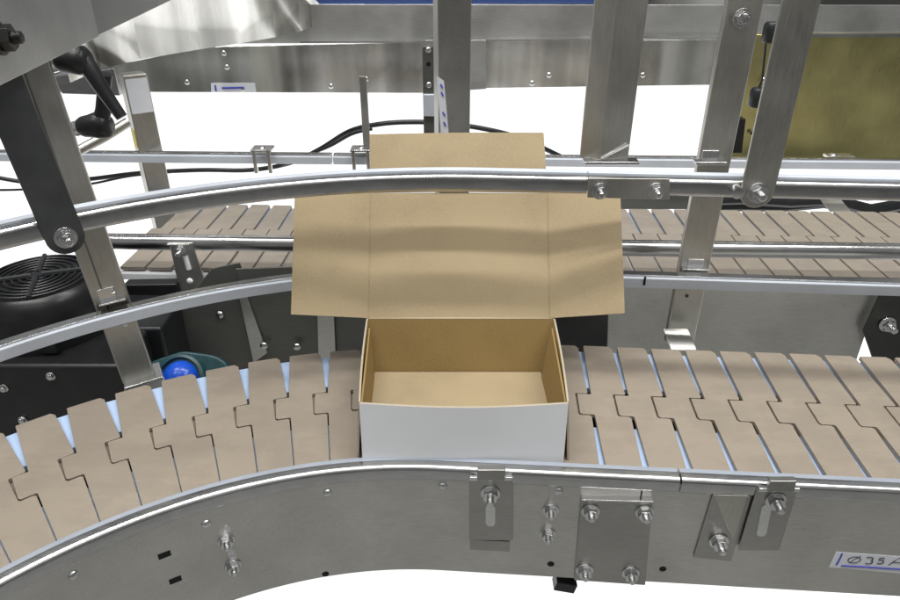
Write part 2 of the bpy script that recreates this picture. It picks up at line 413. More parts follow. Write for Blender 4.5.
# swivel tab beside it
sw = thing('swivel_tab', 'darker tilted steel tab bolted to the side plate beside the right bracket', 'bracket')
cs = [on_front(x, y, .0026)[0] for x, y in ((712, 494), (748, 497), (731, 560), (693, 556))]; _, n, _ = on_front(720, 525)
mb = MB(); mb.prism(cs, n*.0022); mb.build('tab_plate', 'brk', sw, bevel=.0015)
cs = [on_front(x, y, .0050)[0] for x, y in ((714, 494), (748, 495), (733, 540))]
mb = MB(); mb.prism(cs, n*.0010); mb.build('gusset', 'post', sw, bevel=.0004)
p, n, h = on_front(719, 541, .0052); bolt(sw, p, n, 1.0, .007)
# darker flat patch standing in for the shadow beneath the left bracket
flat(cf, 490, 545, .037, .013, 'brk', 'bracket_shadow', .0026, 0, .0012)

# ------------------------------------------------------------------ guide rails
def guide_rail(label_, n, R, s0, segs, prof, strip, z, smat='strip', cat='guide rail', group=None, step=.008):
    t = thing('guide_rail', label_, cat, group)
    for a, b in segs:
        mb = MB(); mb.sweep([(x, zz+z) for x, zz in prof], frames(n, R, s0, a, b, step)); mb.build('rail_bar', 'rail', t, bevel=.0004, seg=1, angle=40)
        mb = MB(); mb.sweep([(x, zz+z) for x, zz in strip], frames(n, R, s0, a, b-.0004, step)); mb.build('plastic_strip', smat, t, bevel=.0005, seg=1, angle=40)
    return t
def half_round(w, h, n=10, side=-1):
    """back flat at a=0, bulging to side*w, height h centred"""
    pts = [(0, -h/2), ]
    for i in range(n+1):
        a = -PI/2 + PI*i/n; pts.append((side*(w*.35 + w*.65*math.cos(a)), h/2*math.sin(a)))
    pts.append((0, h/2)); return pts
def nose(w, h, r=.0042, n=6):
    pts = [(.0006, -h/2)]
    for i in range(n+1): a = PI/2*i/n; pts.append((-w+r-r*math.sin(a), -h/2+r-r*math.cos(a)))
    for i in range(n+1): a = PI/2*i/n; pts.append((-w+r-r*math.cos(a), h/2-r+r*math.sin(a)))
    pts.append((.0006, h/2)); return pts
# front low rail: steel nose towards the camera, grey strip towards the chain
front_rail = guide_rail('polished steel guide rail along the front edge of the front chain', .450, .408, -.040, ((-.5, .1655), (.1667, .66)),
    nose(.0090, .0165), [(.0012, -.004), (.0062, -.004), (.0062, .0080), (.0012, .0080)], -.0008, 'gstrip', group=None)
# low rear rail, pale plastic towards the camera
low_rail = guide_rail('low guide rail with pale blue face, curving behind the front chain and the box', .704, .58, -.03, ((-.62, .62),),
    [(.0005, -.0075), (.0115, -.0075), (.0115, .0078), (.0005, .0078)], [(-.0045, -.0062), (0, -.0068), (0, .0062), (-.0045, .0056)], .0625)
# high rail in front of the lid
UN, UR, US = .640, .53, -.01
zup = .1995
s_j = s_of_x(UN, UR, US, aty(587, 185, .63).x)
up_rail = guide_rail('high polished steel guide rail curving across in front of the open lid', UN, UR, US, ((-.62, s_j), (s_j+.0008, .66)),
    nose(.0088, .0172), sheetprof(.0012, .0105, -.006, .0106), zup, 'strip')
def on_path(n, R, s0, x, y, out=0.0):
    Y = n
    for _ in range(14):
        p = aty(x, y, Y); s = s_of_x(n, R, s0, p.x); q, side, hd = frame_at(n, R, s0, s); q = q-side*out; Y += (q.y-p.y)
    return Vector((q.x, q.y, p.z)), -side, hd
cs = [on_path(UN, UR, US, x, y, .0098)[0] for x, y in ((588, 177.5), (670, 178), (670, 199), (588, 197))]
_, n, _ = on_path(UN, UR, US, 630, 188, .0098)
mb = MB(); mb.prism(cs, n*.0022); jp = mb.build('joint_plate', 'post', up_rail, bevel=.0006)
for x, y in ((601, 191), (657, 191)):
    p, n, _ = on_path(UN, UR, US, x, y, .0122); bolt(jp, p, n, .95, .006)
# thin dark mark on the low rail
p, n, hd = on_path(.704, .58, -.03, 645, 281, .0055)
mb = MB(); mb.box(p, (.0022, .0014, .0105), (hd, n, Vector((0,0,1)))); mb.build('marking', 'hole', low_rail)

# ------------------------------------------------------------------ posts and arms
def rounded_arm(name, label_, p, wdir, ndir, w, top, mat, cat='bracket arm', lean=0):
    """flat bar hanging down to a rounded end around p"""
    t = thing(name, label_, cat); mb = MB(); r = w/2; up = Vector((0,0,1)); pts = []
    for i in range(13): a = PI+PI*i/12; pts.append(p + wdir*math.cos(a)*r + up*math.sin(a)*r)
    pts += [Vector((p.x, p.y, top))+wdir*(r+lean), Vector((p.x, p.y, top))-wdir*(r-lean)]
    mb.prism(pts, ndir*.004); mb.build('flat_bar', mat, t, bevel=.0008)
    return t
p, n, hd = on_path(UN, UR, US, 57, 236, .0100)
nl = n; armL = rounded_arm('hanger_arm', 'dark flat steel arm bolted to the left end of the high rail', p, hd, n, .030, .335, 'armdark', lean=-.013)
bolt(armL, p + n*.004, n, 1.05, .006)
p, n, hd = on_path(UN, UR, US, 757, 191, .0100)
armR = rounded_arm('hanger_arm', 'light grey flat steel arm bolted to the right end of the high rail', p, hd, n, .031, .47, 'post')
bolt(armR, p + n*.004, n, 1.15, .006)
mb = MB(); mb.lathe(p - hd*.019 + n*.001, n, [(.006, -.002), (.006, .006), (.004, .0065)], 18); mb.build('collar', 'bolt', armR)

def post(label_, X, Y, w, d, z0, z1, rot, mat='post', name='support_post', hollow_line=False, group=None):
    t = thing(name, label_, 'post', group)
    ax = (Vector((math.cos(rot), math.sin(rot), 0)), Vector((-math.sin(rot), math.cos(rot), 0)), Vector((0,0,1)))
    mb = MB(); mb.box((X, Y, (z0+z1)/2), (w, d, z1-z0), ax); mb.build('tube', mat, t, bevel=.002, seg=3)
    return t, ax
# left post in front of the black motor
PAx, PAy = -.357, .632
pA, ax = post('square steel post at the left beside the black motor', PAx, PAy, .034, .022, -.06, .33, math.radians(28)); pA.rotation_euler = (0, -.068, 0); pA.location = (0, 0, .0245)
c = Vector((PAx, PAy, 0)); fx, fy = ax[0], ax[1]
mb = MB(); mb.box(c - fy*.013 + fx*.001 + Vector((0,0,.0755)), (.026, .014, .002), (fx, fy, Vector((0,0,1))))
mb.box(c - fy*.0125 + fx*-.002 + Vector((0,0,.083)), (.016, .002, .014), (fx, fy, Vector((0,0,1)))); mb.build('clip', 'bolt', pA, bevel=.0006)
dome(pA, c - fy*.0125 + fx*.004 + Vector((0,0,.085)), -fy, .003)
mb = MB(); mb.box(c - fy*.004 + fx*.004 + Vector((0,0,-.036)), (.042, .036, .020), (fx, fy, Vector((0,0,1)))); mb.build('base_bracket', 'bolt', pA, bevel=.0015)
dome(pA, c - fy*.0115 + fx*.004 + Vector((0,0,.043)), -fy, .003)
mb = MB(); mb.box(c - fy*.0113 - fx*.005 + Vector((0,0,.20)), (.0016, .0012, .30), (fx, fy, Vector((0,0,1)))); mb.build('seam', 'mid', pA)
# right post
X, Y = .286, .716
pC, ax = post('steel post right of the open box joining both guide rails', X, Y, .0345, .012, -.035, .47, -ANG)
fx, fy = ax[0], ax[1]; c = Vector((X, Y, 0))
mb = MB(); mb.box(c - fy*.0085 + Vector((0,0,.0705)), (.030, .012, .003), (fx, fy, Vector((0,0,1)))); mb.box(c - fy*.007 + Vector((0,0,.076)), (.018, .002, .012), (fx, fy, Vector((0,0,1)))); mb.build('clip', 'bolt', pC, bevel=.0006)
q = aty(710, 162, .706); mb = MB(); mb.box(q, (.033, .012, .0035)); mb.box(q+Vector((0,.003,.006)), (.018, .002, .012)); mb.build('clip', 'bolt', pC, bevel=.0008)
mb = MB(); q = aty(744, -5, .708); mb.box((q.x-.003, .708, .45), (.024, .004, .16)); mb.build('cover_strip', 'post', pC, bevel=.0006)
hexbolt(pC, aty(742, 18, .7055), (0, -1, 0), 1.05)
dome(pC, aty(687, 296, .7095), (0, -1, 0), .0022, 'dark')
mb = MB(); a, b, c_, d_ = aty(663, 331, .70), aty(688, 331, .70), aty(697, 352, .672), aty(671, 352, .672)
mb.prism([a, b, c_, d_], (0, .002, .003)); mb.build('foot_plate', 'brk', pC, bevel=.0012)
# wide post ending on the high rail
q = aty(606, 158, .712)
mb = MB(); pE = thing('support_post', 'wide folded steel post standing behind the joint of the high rail', 'post')
mb.prism([(q.x-.027, .718, q.z), (q.x-.013, .706, q.z), (q.x-.0085, .704, q.z), (q.x+.024, .712, q.z), (q.x+.024, .716, q.z), (q.x-.027, .722, q.z)], (0, 0, .30)); mb.build('folded_bar', 'post', pE, bevel=.001)
mb = MB(); mb.box((q.x+.004, .706, q.z-.0015), (.058, .016, .003)); mb.build('foot_plate', 'bolt', pE, bevel=.0006)
mb = MB(); a = aty(601, 158, .7045); b = aty(629, 145, .7085); mb.tube([a, b], .0013, 8); mb.build('weld', 'bolt', pE)
# post behind the lid
X, Y = aty(452, 40, .85).x, .85
pF, ax = post('tall steel post rising directly behind the open lid', X, Y, .040, .03, -.3, .55, math.radians(12), mat='brk')
# paper tag and small drilled bar next to it
bg = thing('drilled_bar', 'narrow drilled steel bar hanging just left of the post behind the lid', 'bar')
a = aty(427, 46, .95); b = aty(431, 142, .95)
mb = MB(); xm = (a.x+b.x)/2; mb.box((xm, .95, (a.z+b.z)/2), (.0165, .005, a.z-b.z)); mb.build('flat_bar', 'mid', bg, bevel=.0008)
for y in (50, 85): dome(bg, Vector((xm, .947, aty(428, y, .947).z)), (0, -1, 0), .0042)
mb = MB(); z = aty(428, 64, .947).z; mb.lathe((xm, .9472, z), (0, -1, 0), [(.003, 0), (.003, .0003)], 14); mb.build('hole', 'hole', bg)
mb = MB(); z0, z1 = aty(430, 116, .945).z, aty(430, 94, .945).z; mb.box((xm+.001, .945, (z0+z1)/2), (.017, .006, z1-z0)); mb.build('sleeve', 'strip', bg, bevel=.001)
pt = MB(); pt.prism([aty(437, 76, .82), aty(444, 81, .82), aty(449, 137, .82), aty(441, 137, .82)], (0, .0005, 0))
pt = pt.build('paper_strip', 'label'); tag(pt, 'narrow white paper strip with blue print beside the tall post', 'paper strip')
for y in (84, 92, 112, 122):
    mb = MB(); a = aty(440.3+(y-80)*.08, y, .8190); b = aty(442.4+(y-80)*.08, y+4, .8190); mb.tube([a, b], .0009, 6); mb.build('printed_mark', 'blueink', pt)
bh = MB(); a = aty(361.5, 76, 1.28); b = aty(368.5, 152, 1.28); bh.box(((a.x+b.x)/2, 1.28, (a.z+b.z)/2), (.0135, .006, a.z-b.z)); bhh = bh.build('thin_bar', 'brk', bevel=.0008)
tag(bhh, 'thin dark steel bar hanging left of the open lid', 'bar')

# ------------------------------------------------------------------ the box
box = thing('cardboard_box', 'open cardboard box, white outside and brown inside, standing on the chain', 'box')
ZT = .060
def quadpanel(name, P, off, mats, parent, nx=1, ny=1, bow=None, bevel=.0003):
    """P: four corners (00,10,11,01) of the inner face, off: thickness vector to the outer face; mats inner, outer, edge"""
    P = [Vector(p) for p in P]; off = Vector(off); mb = MB()
    g = [[None]*(ny+1) for _ in range(nx+1)]; g2 = [[None]*(ny+1) for _ in range(nx+1)]
    for i in range(nx+1):
        for j in range(ny+1):
            u, v = i/nx, j/ny
            p = P[0]*(1-u)*(1-v)+P[1]*u*(1-v)+P[2]*u*v+P[3]*(1-u)*v
            if bow: p = p + Vector(bow(u, v))
            g[i][j] = mb.bm.verts.new(p); g2[i][j] = mb.bm.verts.new(p+off)
    for i in range(nx):
        for j in range(ny):
            mb.mi = 0; mb.face([g[i][j], g[i+1][j], g[i+1][j+1], g[i][j+1]])
            mb.mi = 1; mb.face([g2[i][j], g2[i][j+1], g2[i+1][j+1], g2[i+1][j]])
    mb.mi = 2
    for i in range(nx):
        mb.face([g[i][0], g2[i][0], g2[i+1][0], g[i+1][0]]); mb.face([g[i][ny], g[i+1][ny], g2[i+1][ny], g2[i][ny]])
    for j in range(ny):
        mb.face([g[0][j], g[0][j+1], g2[0][j+1], g2[0][j]]); mb.face([g[nx][j], g2[nx][j], g2[nx][j+1], g[nx][j+1]])
    return mb.build(name, mats, parent, angle=30)
zb = .0008
fl, fr = atz(359.5, 402, ZT), atz(568, 402, ZT)
bl, br = atz(368, 318.5, ZT), atz(553.5, 318.5, ZT)
fbl, fbr = atz(363, 462, zb), atz(563, 462, zb)
rbl, rbr = atz(374, 373, zb), atz(541.5, 373, zb)
WB = ['kraftshade', 'boxwhite', 'edge']
quadpanel('front_panel', (fbl, fbr, fr, fl), (0, -.0022, 0), WB, box, 16, 4, lambda u, v: (0, -.0045*math.sin(PI*u)*v, -.0012*math.sin(PI*u)*v))
quadpanel('rear_panel', (rbl, rbr, br, bl), (0, .0022, 0), WB, box, 8, 4)
quadpanel('side_panel', (fbl+Vector((-.004,.003,0)), rbl, bl, fl+Vector((.0008,.0005,0))), (-.0017, 0, 0), WB, box, 8, 4, lambda u, v: (-.0012*math.sin(PI*u), 0, 0))
quadpanel('side_panel', (fbr+Vector((.004,.003,0)), rbr, br, fr+Vector((-.0008,.0005,0))), (.0017, 0, 0), WB, box, 8, 4, lambda u, v: (.0012*math.sin(PI*u), 0, 0))
# inner side flap folded down against each side wall
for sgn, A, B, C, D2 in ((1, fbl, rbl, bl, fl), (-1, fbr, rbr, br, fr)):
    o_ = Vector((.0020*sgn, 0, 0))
    quadpanel('inner_flap', (A+o_+Vector((0,.004,0)), B+o_+Vector((0,-.012,0)), C+o_+Vector((.001*sgn,-.01,-.006)), D2+o_+Vector((0,.004,-.003))), (-.0016*sgn, 0, 0), ['kraftshade', 'kraftshade', 'kraftshade'], box, 4, 3)
quadpanel('bottom_panel', (fbl+Vector((.003,.001,.0004)), fbr+Vector((-.003,.001,.0004)), rbr+Vector((-.001,-.001,.0004)), rbl+Vector((.001,-.001,.0004))), (0, 0, .0016), ['boxwhite', 'kraft', 'edge'], box, 1, 1)
# lid: leans back, side flaps bent forwards, tuck flap above
hy = bl.y+.001; LV = Vector((0, .655, .756)).normalized(); LNv = Vector((0, -.756, .655)).normalized()
def L(u, v, w=0): return Vector((u, hy, ZT)) + LV*v + LNv*w
lid_top = .139
lid = quadpanel('lid', (L(-.085, 0), L(.104, 0), L(.1065, lid_top), L(-.0865, lid_top)), -LNv*.0022, ['kraft', 'boxwhite', 'edge'], box, 12, 8,
    lambda u, v: LNv*(-.0008*math.sin(PI*u)*(1-v)))
def bend(k): return lambda u, v: LNv*((.026-.008*v)*(u if k > 0 else 1-u))
quadpanel('side_flap', (L(-.1605, -.001), L(-.085, .0), L(-.0865, .139), L(-.1650, .131)), -LNv*.0022, ['kraft', 'boxwhite', 'edge'], lid, 8, 6, bend(-1))
quadpanel('side_flap', (L(.104, .0), L(.1765, .000), L(.1810, .134), L(.1065, .139)), -LNv*.0022, ['kraft', 'boxwhite', 'edge'], lid, 8, 6, bend(1))
for a_, b_ in (((-.0852, .001), (-.0867, .138)), ((.1042, .001), (.1067, .138))):
    mb = MB(); mb.tube([L(*a_, .0002), L(*b_, .0002)], .0006, 6); mb.build('fold_line', 'kraft', lid)
TV = Vector((0, .60, .80)).normalized(); T0 = L(0, lid_top+.0008)
tk = lambda u, v: Vector((u, T0.y, T0.z)) + TV*v
quadpanel('tuck_flap', (tk(-.0865, 0), tk(.1065, 0), tk(.1035, .068), tk(-.089, .066)), -LNv*.0022, ['kraft', 'boxwhite', 'edge'], lid, 8, 4,
    lambda u, v: LNv*(.002*math.sin(PI*u)))

# ================================================================== rear conveyor (straight)
AR = math.radians(1.8)
RD = Vector((math.cos(AR), -math.sin(AR), 0)); RNv = Vector((math.sin(AR), math.cos(AR), 0))
def rp(s, n, z=0): return RD*s + RNv*n + Vector((0, 0, z))
rchain = thing('conveyor_chain', 'tan plastic plate chain running straight behind the lid, farther from the camera', 'conveyor chain')
rl = link_mesh('link', link_poly(P_, .0345, .0345, .0330, .125, .0135, .016, -.030), 'linkr')
RC = .967
smin, smax = -.475, .86
k = 0; s = smin
while s < smax:
    o = rl if k == 0 else rl.copy()
    if k: COL.objects.link(o)
    o.parent = rchain; o.location = rp(s, RC, random.uniform(-.0003, .0003)); o.rotation_euler = (0, random.uniform(-.004, .004), -AR)
    s += P_; k += 1
rf = thing('straight_conveyor_bed', 'steel frame plates and pale wear strips under the rear chain', 'conveyor frame')
def rsheet(name, s0, s1, n0, n1, z0, z1, mat, parent=rf, bevel=.0005):
    mb = MB(); mb.prism([rp(s0, n0, z0), rp(s1, n0, z0), rp(s1, n1, z0), rp(s0, n1, z0)], (0, 0, z1-z0)); return mb.build(name, mat, parent, bevel=bevel)
rsheet('wear_strip', smin-.02, .12, RC-.131, RC-.045, -.017, -.0078, 'white')
rsheet('wear_strip', .122, .86, RC-.124, RC-.045, -.014, -.0058, 'white')
rsheet('wear_strip', smin-.02, .86, RC+.03, RC+.124, -.014, -.0058, 'wear')
rsheet('bed_plate', smin-.02, .86, RC-.10, RC+.12, -.03, -.027, 'hole')
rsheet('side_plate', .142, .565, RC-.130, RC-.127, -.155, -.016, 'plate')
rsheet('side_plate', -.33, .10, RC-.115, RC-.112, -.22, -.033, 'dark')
rsheet('side_plate', smin-.02, .86, RC+.127, RC+.13, -.06, -.012, 'plate')
# folded plates and bolts seen on the left under the rail
def atplane(x, y, n):                                    # measured point on the rear frame's plane n
    Y = n
    for _ in range(8):
        p = aty(x, y, Y); Y = (n - p.x*math.sin(AR))/math.cos(AR)
    return aty(x, y, Y)
gp = thing('gearbox_plate', 'dark steel mounting plates with bolts between the two chains, left of the box', 'mounting plate')
def gplate(pts, n, mat, name='plate', th=.003):
    mb = MB(); mb.prism([atplane(x, y, n) for x, y in pts], -RNv*th); return mb.build(name, mat, gp, bevel=.0008)
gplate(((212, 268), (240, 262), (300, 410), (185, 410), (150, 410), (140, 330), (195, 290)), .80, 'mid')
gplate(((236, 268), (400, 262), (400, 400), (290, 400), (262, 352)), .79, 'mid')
gplate(((316, 262), (332, 262), (338, 400), (320, 400)), .783, 'plate', 'fold')
gplate(((237, 285), (243, 283), (268, 352), (254, 362)), .786, 'plate', 'fold')
for x, y in ((220, 315), (264, 346), (297, 347)):
    dome(gp, atplane(x, y, .778 if x > 250 else .795), -RNv, .0058)
bx = MB(); bx.prism([atplane(x, y, .815) for x, y in ((122, 285), (176, 284), (186, 330), (120, 335))], RNv*.02)
o = bx.build('cover_box', 'blackm', bevel=.003); tag(o, 'small black cover box under the rear chain, beside the left post', 'cover box')
bx = MB(); bx.prism([atplane(x, y, .76) for x, y in ((545, 310), (609, 312), (606, 420), (545, 420))], RNv*.04)
o = bx.build('cover_box', 'blackm', bevel=.003); tag(o, 'black cover box visible right of the box under the lid flap', 'cover box')
fp = MB(); fp.prism([rp(.128, RC-.134, -.16), rp(.150, RC-.142, -.16), rp(.150, RC-.142, -.016), rp(.128, RC-.134, -.016)], RNv*.002)
fp.build('folded_flange', 'post', rf, bevel=.0005)
cb = thing('corner_bracket', 'dark bolted corner bracket at the right end of the rear side plate', 'bracket')
mb = MB(); mb.prism([atplane(x, y, .828) for x, y in ((862, 330), (882, 287), (893, 287), (925, 330), (925, 380), (872, 360))], -RNv*.004); mb.build('bracket_plate', 'dark', cb, bevel=.001)
bolt(cb, atplane(887, 324, .823), -RNv, 1.3, .008)
# front rail of the rear conveyor
def srail(label_, n, z, segs, prof, strip, smat, bmat='rail'):
    t = thing('guide_rail', label_, 'guide rail')
    for a, b in segs:
        fr = [(rp(a, n), RNv), (rp(b, n), RNv)]
        mb = MB(); mb.sweep([(x, zz+z) for x, zz in prof], fr); mb.build('rail_bar', bmat, t, bevel=.0004, seg=1)
        if strip: mb = MB(); mb.sweep([(x, zz+z) for x, zz in strip], fr); mb.build('plastic_strip', smat, t, bevel=.0004, seg=1)
    return t
rr = srail('steel guide rail running along the near edge of the rear chain', .835, .042, ((-.52, -.235), (-.2345, .86)), half_round(.010, .020), sheetprof(.0004, .006, -.006, .010), 'rail')
fr_ = srail('far guide rail with pale blue face behind the rear chain', 1.115, .074, ((-.92, -.236), (-.233, .97)), [(.0005, -.006), (.011, -.006), (.011, .0095), (.0005, .0095)], [(-.006, -.0065), (0, -.0075), (0, .0065), (-.006, .0058)], 'strip')
# slotted bracket under the rear rail
sbk = thing('rail_bracket', 'slotted steel bracket holding the rear rail, right of the left post', 'bracket')
q = [atplane(x, y, .822) for x, y in ((169, 243), (192, 243), (208, 292), (180, 294))]
mb = MB(); mb.prism(q, RNv*.003); mb.build('slotted_plate', 'plate', sbk, bevel=.001)
mb = MB(); a, b = atplane(185, 256, .8215), atplane(189, 269, .8215); mb.tube([a, b], .0035, 10); mb.build('slot', 'white', sbk)
dome(sbk, atplane(190, 281, .8215), -RNv, .0045, 'white', 'hole')
bolt(sbk, atplane(181, 251, .8212), -RNv, 1.0, .006)
mb = MB(); q = atplane(181, 241.5, .832); mb.box(q, (.030, .024, .0025)); mb.build('clamp_jaw', 'bolt', sbk, bevel=.0005)
# clips on the far rail
def clip(x, y, label_):
    t = thing('rail_clip', label_, 'clip', 'rail clips'); q = aty(x, y, 1.10)
    mb = MB(); mb.box(q+Vector((0, .006, .004)), (.034, .03, .004)); mb.box(q+Vector((-.012, -.006, -.014)), (.006, .006, .04)); mb.box(q+Vector((.012, -.006, -.014)), (.006, .006, .04))
    mb.build('clip_body', 'bolt', t, bevel=.001); dome(t, q+Vector((0, .004, .006)), (0, 0, 1), .006); return t
clip(262, 152, 'small steel clip on the far rail above the left end of the rear chain')
clip(361, 152, 'small steel clip on the far rail just left of the tuck flap')
t = thing('rail_clip', 'small steel clip on top of the far rail at the right', 'clip', 'rail clips'); q = aty(839, 156, 1.12)
mb = MB(); mb.box(q, (.045, .02, .005)); mb.build('clip_body', 'bolt', t, bevel=.001); dome(t, q+Vector((-.012, -.002, .002)), (0,0,1), .007)
# black hose bundle behind the rear chain on the right
cb = MB(); pts = [aty(x, y, 1.16) for x, y in ((690, 203), (740, 200), (790, 204), (830, 200), (870, 206), (930, 202))]
for dz, dy in ((0, 0), (.014, .02), (-.015, .015)):
    cb.tube([p+Vector((0, dy+random.uniform(-.006, .006), dz+random.uniform(-.006, .006))) for p in pts], .011, 10)
o = cb.build('hose_bundle', 'black'); tag(o, 'bundle of black hoses lying behind the rear chain at right', 'hoses')
mb = MB(); mb.box(aty(655, 201, 1.14), (.16, .004, .03)); mb.build('splash_plate', 'mid', rf, bevel=.0006)
mb = MB(); mb.prism([aty(818, 196, 1.13), aty(838, 196, 1.13), aty(852, 212, 1.10), aty(830, 212, 1.10)], (0, .003, 0))
mb.build('splash_plate', 'post', rf, bevel=.0006)

# ------------------------------------------------------------------ black motor, bearing
mo = thing('gear_motor', 'black finned gear motor with a round fan grille at the left edge', 'motor')
mc = Vector((-.516, .755, .036))
mb = MB(); prof = [(.078, -.17), (.080, -.13), (.079, -.03), (.076, -.012), (.070, -.003), (.066, 0), (.062, -.001), (.060, -.006), (.01, -.008)]
mb.lathe(mc, (0, 0, 1), prof, 56); cowl = mb.build('fan_cowl', 'blackm', mo, angle=50)
mb = MB()
for r in (.012, .020, .028, .036, .044, .052, .060):
    n_ = 48; mb.tube([mc+Vector((r*math.cos(2*PI*i/n_), r*math.sin(2*PI*i/n_), .0015)) for i in range(n_+1)], .0016, 6, False)
for i in range(4):
    a = .35+PI/2*i; mb.tube([mc+Vector((.006*math.cos(a), .006*math.sin(a), .002)), mc+Vector((.063*math.cos(a), .063*math.sin(a), .002))], [.0045, .003], 8)
mb.lathe(mc, (0,0,1), [(.010, 0), (.010, .004), (.006, .005)], 20)
mb.build('fan_grille', 'black', mo)
mb = MB(); mb.box(mc+Vector((.035, -.0705, -.055)), (.022, .012, .022)); mb.build('latch', 'black', mo, bevel=.002)
mb = MB(); mb.box((-.525, .70, -.15), (.275, .085, .236)); mb.build('gearbox', 'blackm', mo, bevel=.006, seg=3)
mb = MB(); mb.box((-.46, .79, -.10), (.18, .10, .14)); mb.build('terminal_box', 'black', mo, bevel=.005)
for x, y in ((4, 388), (51, 376), (23, 420)): hexbolt(mo, aty(x, y, .6570), (0, -1, 0), .62)
be = thing('flange_bearing', 'dark teal bearing housing with a glossy blue end cap behind the chain', 'bearing')
c = aty(187, 379, .70); bn = Vector((-.05, -.8, .6)).normalized()
e1 = Vector((1, 0, .12)).normalized(); e1 = (e1-bn*e1.dot(bn)).normalized(); e2 = bn.cross(e1)*-1
if e2.z < 0: e2 = -e2
mb = MB(); pts = []
for i in range(40):
    a = 2*PI*i/40; r = .034 + .025*abs(math.cos(a))**4
    pts.append(c + e1*r*math.cos(a)*1.02 + e2*r*math.sin(a))
mb.prism(pts, bn*.012); mb.build('housing', 'teal', be, bevel=.003, seg=3)
mb = MB(); mb.lathe(c, bn, [(.032, .010), (.030, .020), (.0265, .022), (.0250, .018)], 32); mb.build('ring', 'teal', be)
mb = MB(); mb.lathe(c+bn*.016, bn, [(.0225*math.cos(a), .020*math.sin(a)) for a in [PI/2*i/9 for i in range(10)]], 32); mb.build('end_cap', 'blue', be, angle=60)
for sg in (-1, 1): hexbolt(be, c + e1*.043*sg + bn*.012, bn, .7)

# ------------------------------------------------------------------ clamp levers
def lever(label_, Y, sleeve, hub, arm, rads):
    t = thing('clamp_lever', label_, 'lever', 'black clamp levers')
    mb = MB(); mb.tube([aty(*sleeve[0], Y), aty(*sleeve[1], Y)], .0078, 18); mb.build('threaded_sleeve', 'bolt', t, bevel=.0006)
    mb = MB(); a, b = aty(*hub[0], Y), aty(*hub[1], Y)
    mb.tube([a, a.lerp(b, .12), a.lerp(b, .35), a.lerp(b, .6), a.lerp(b, .88), b], [.0085, .0105, .0115, .0135, .0125, .008], 20); hb = mb.build('hub', 'black', t, angle=60)
    mb = MB(); P = [aty(x, y, Y) + Vector((0, -.006*i/len(arm), 0)) for i, (x, y) in enumerate(arm)]
    mb.tube(P, rads, 14); mb.build('lever_arm', 'black', t, angle=60)
    return t
lever('upper black clamp lever pointing down to the right beside the left post', .66, ((49, 65), (60, 62)), ((58, 62), (90, 59)), ((84, 60), (92, 71), (103, 88), (114, 103), (124, 116)), [.008, .0085, .007, .0062, .0055])
lever('lower black clamp lever with its arm pointing up, beside the left post', .69, ((75, 129), (82, 127)), ((80, 127), (111, 124)), ((100, 124), (104, 110), (105, 92), (108, 73)), [.008, .0075, .0062, .006])

# ------------------------------------------------------------------ short post behind, with label, plus diagonal rod
X, Y = aty(138, 100, 1.16).x, 1.16
z1 = aty(133, 73, 1.16).z
sp_ = thing('support_post', 'short square steel post with a white label near the top, behind the levers', 'post')
ax = (Vector((math.cos(.62), math.sin(.62), 0)), Vector((-math.sin(.62), math.cos(.62), 0)), Vector((0,0,1)))
mb = MB(); mb.box((X, Y, z1/2-.05), (.038, .035, z1+.1), ax); mb.build('tube', 'post', sp_, bevel=.002)
c = Vector((X, Y, z1-.034)) - ax[1]*.0180; mb = MB(); mb.box(c, (.034, .001, .056), ax); mb.build('label_sticker', 'label', sp_, bevel=.0004)
c = Vector((X, Y, z1-.105)) - ax[0]*.0195 - ax[1]*.004; mb = MB(); mb.box(c, (.001, .02, .03), ax); mb.build('marking', 'yellow', sp_)
mb = MB(); mb.tube([aty(80, 150, 1.0), aty(104, 137, 1.02), aty(128, 122, 1.05)], .0075, 14); o = mb.build('diagonal_rod', 'post'); tag(o, 'diagonal steel rod between the lower lever and the short post', 'rod')
mb = MB(); mb.prism([aty(x, y, 1.25) for x, y in ((50, 76), (114, 68), (120, 96), (62, 94))], (0, .04, 0)); o = mb.build('cross_channel', 'rail', bevel=.002); tag(o, 'short polished steel channel seen behind the two clamp levers', 'channel')

# ------------------------------------------------------------------ upper left plate (inclined machine's side)
pl = thing('machine_side_plate', 'large grey steel side plate cutting across the upper left corner', 'side plate')
zl = .325
A = atz(-60, 113, zl); B = atz(96, 36.5, zl)
mb = MB(); dn = (B-A).normalized(); sd = Vector((dn.y, -dn.x, 0))
mb.prism([A, B, B+Vector((0,0,.30)), A+Vector((0,0,.30))], sd*.003); mb.build('plate', 'backmat', pl, bevel=.0006)
C2 = atz(190, -9, zl)
mb = MB(); mb.prism([B+dn*.002, C2, C2+Vector((0,0,.3)), B+dn*.002+Vector((0,0,.3))], -sd*.003); mb.build('plate', 'brk', pl, bevel=.0006)
pb = atz(3, 38, zl)
for Yt in (0,):
    d = ray(-6, 38); t_ = (A-Vector((0,0,H))).dot(sd)/d.dot(sd); q = Vector((0,0,H))+d*t_; bolt(pl, q+sd*.003, sd, 1.3, .004, mat='dark')
# curved bright side panel beyond it
cp = thing('curved_side_panel', 'curved mirror-like steel side panel of the machine at the top left', 'side panel')
pts = [atz(x, y, .225) for x, y in ((70, 82), (100, 69), (140, 59), (200, 49), (240, 43), (275, 37), (300, 31), (327, 20), (350, 10), (372, 0), (386, -8))]
mb = MB()
for a, b in zip(pts, pts[1:]): pass
va = [mb.bm.verts.new(p) for p in pts]; vb = [mb.bm.verts.new(p+Vector((0,0,.34))) for p in pts]
for i in range(len(pts)-1): mb.face([va[i], va[i+1], vb[i+1], vb[i]])
o = mb.build('panel', 'back', cp, angle=60); sol = o.modifiers.new('solid', 'SOLIDIFY'); sol.thickness = .002

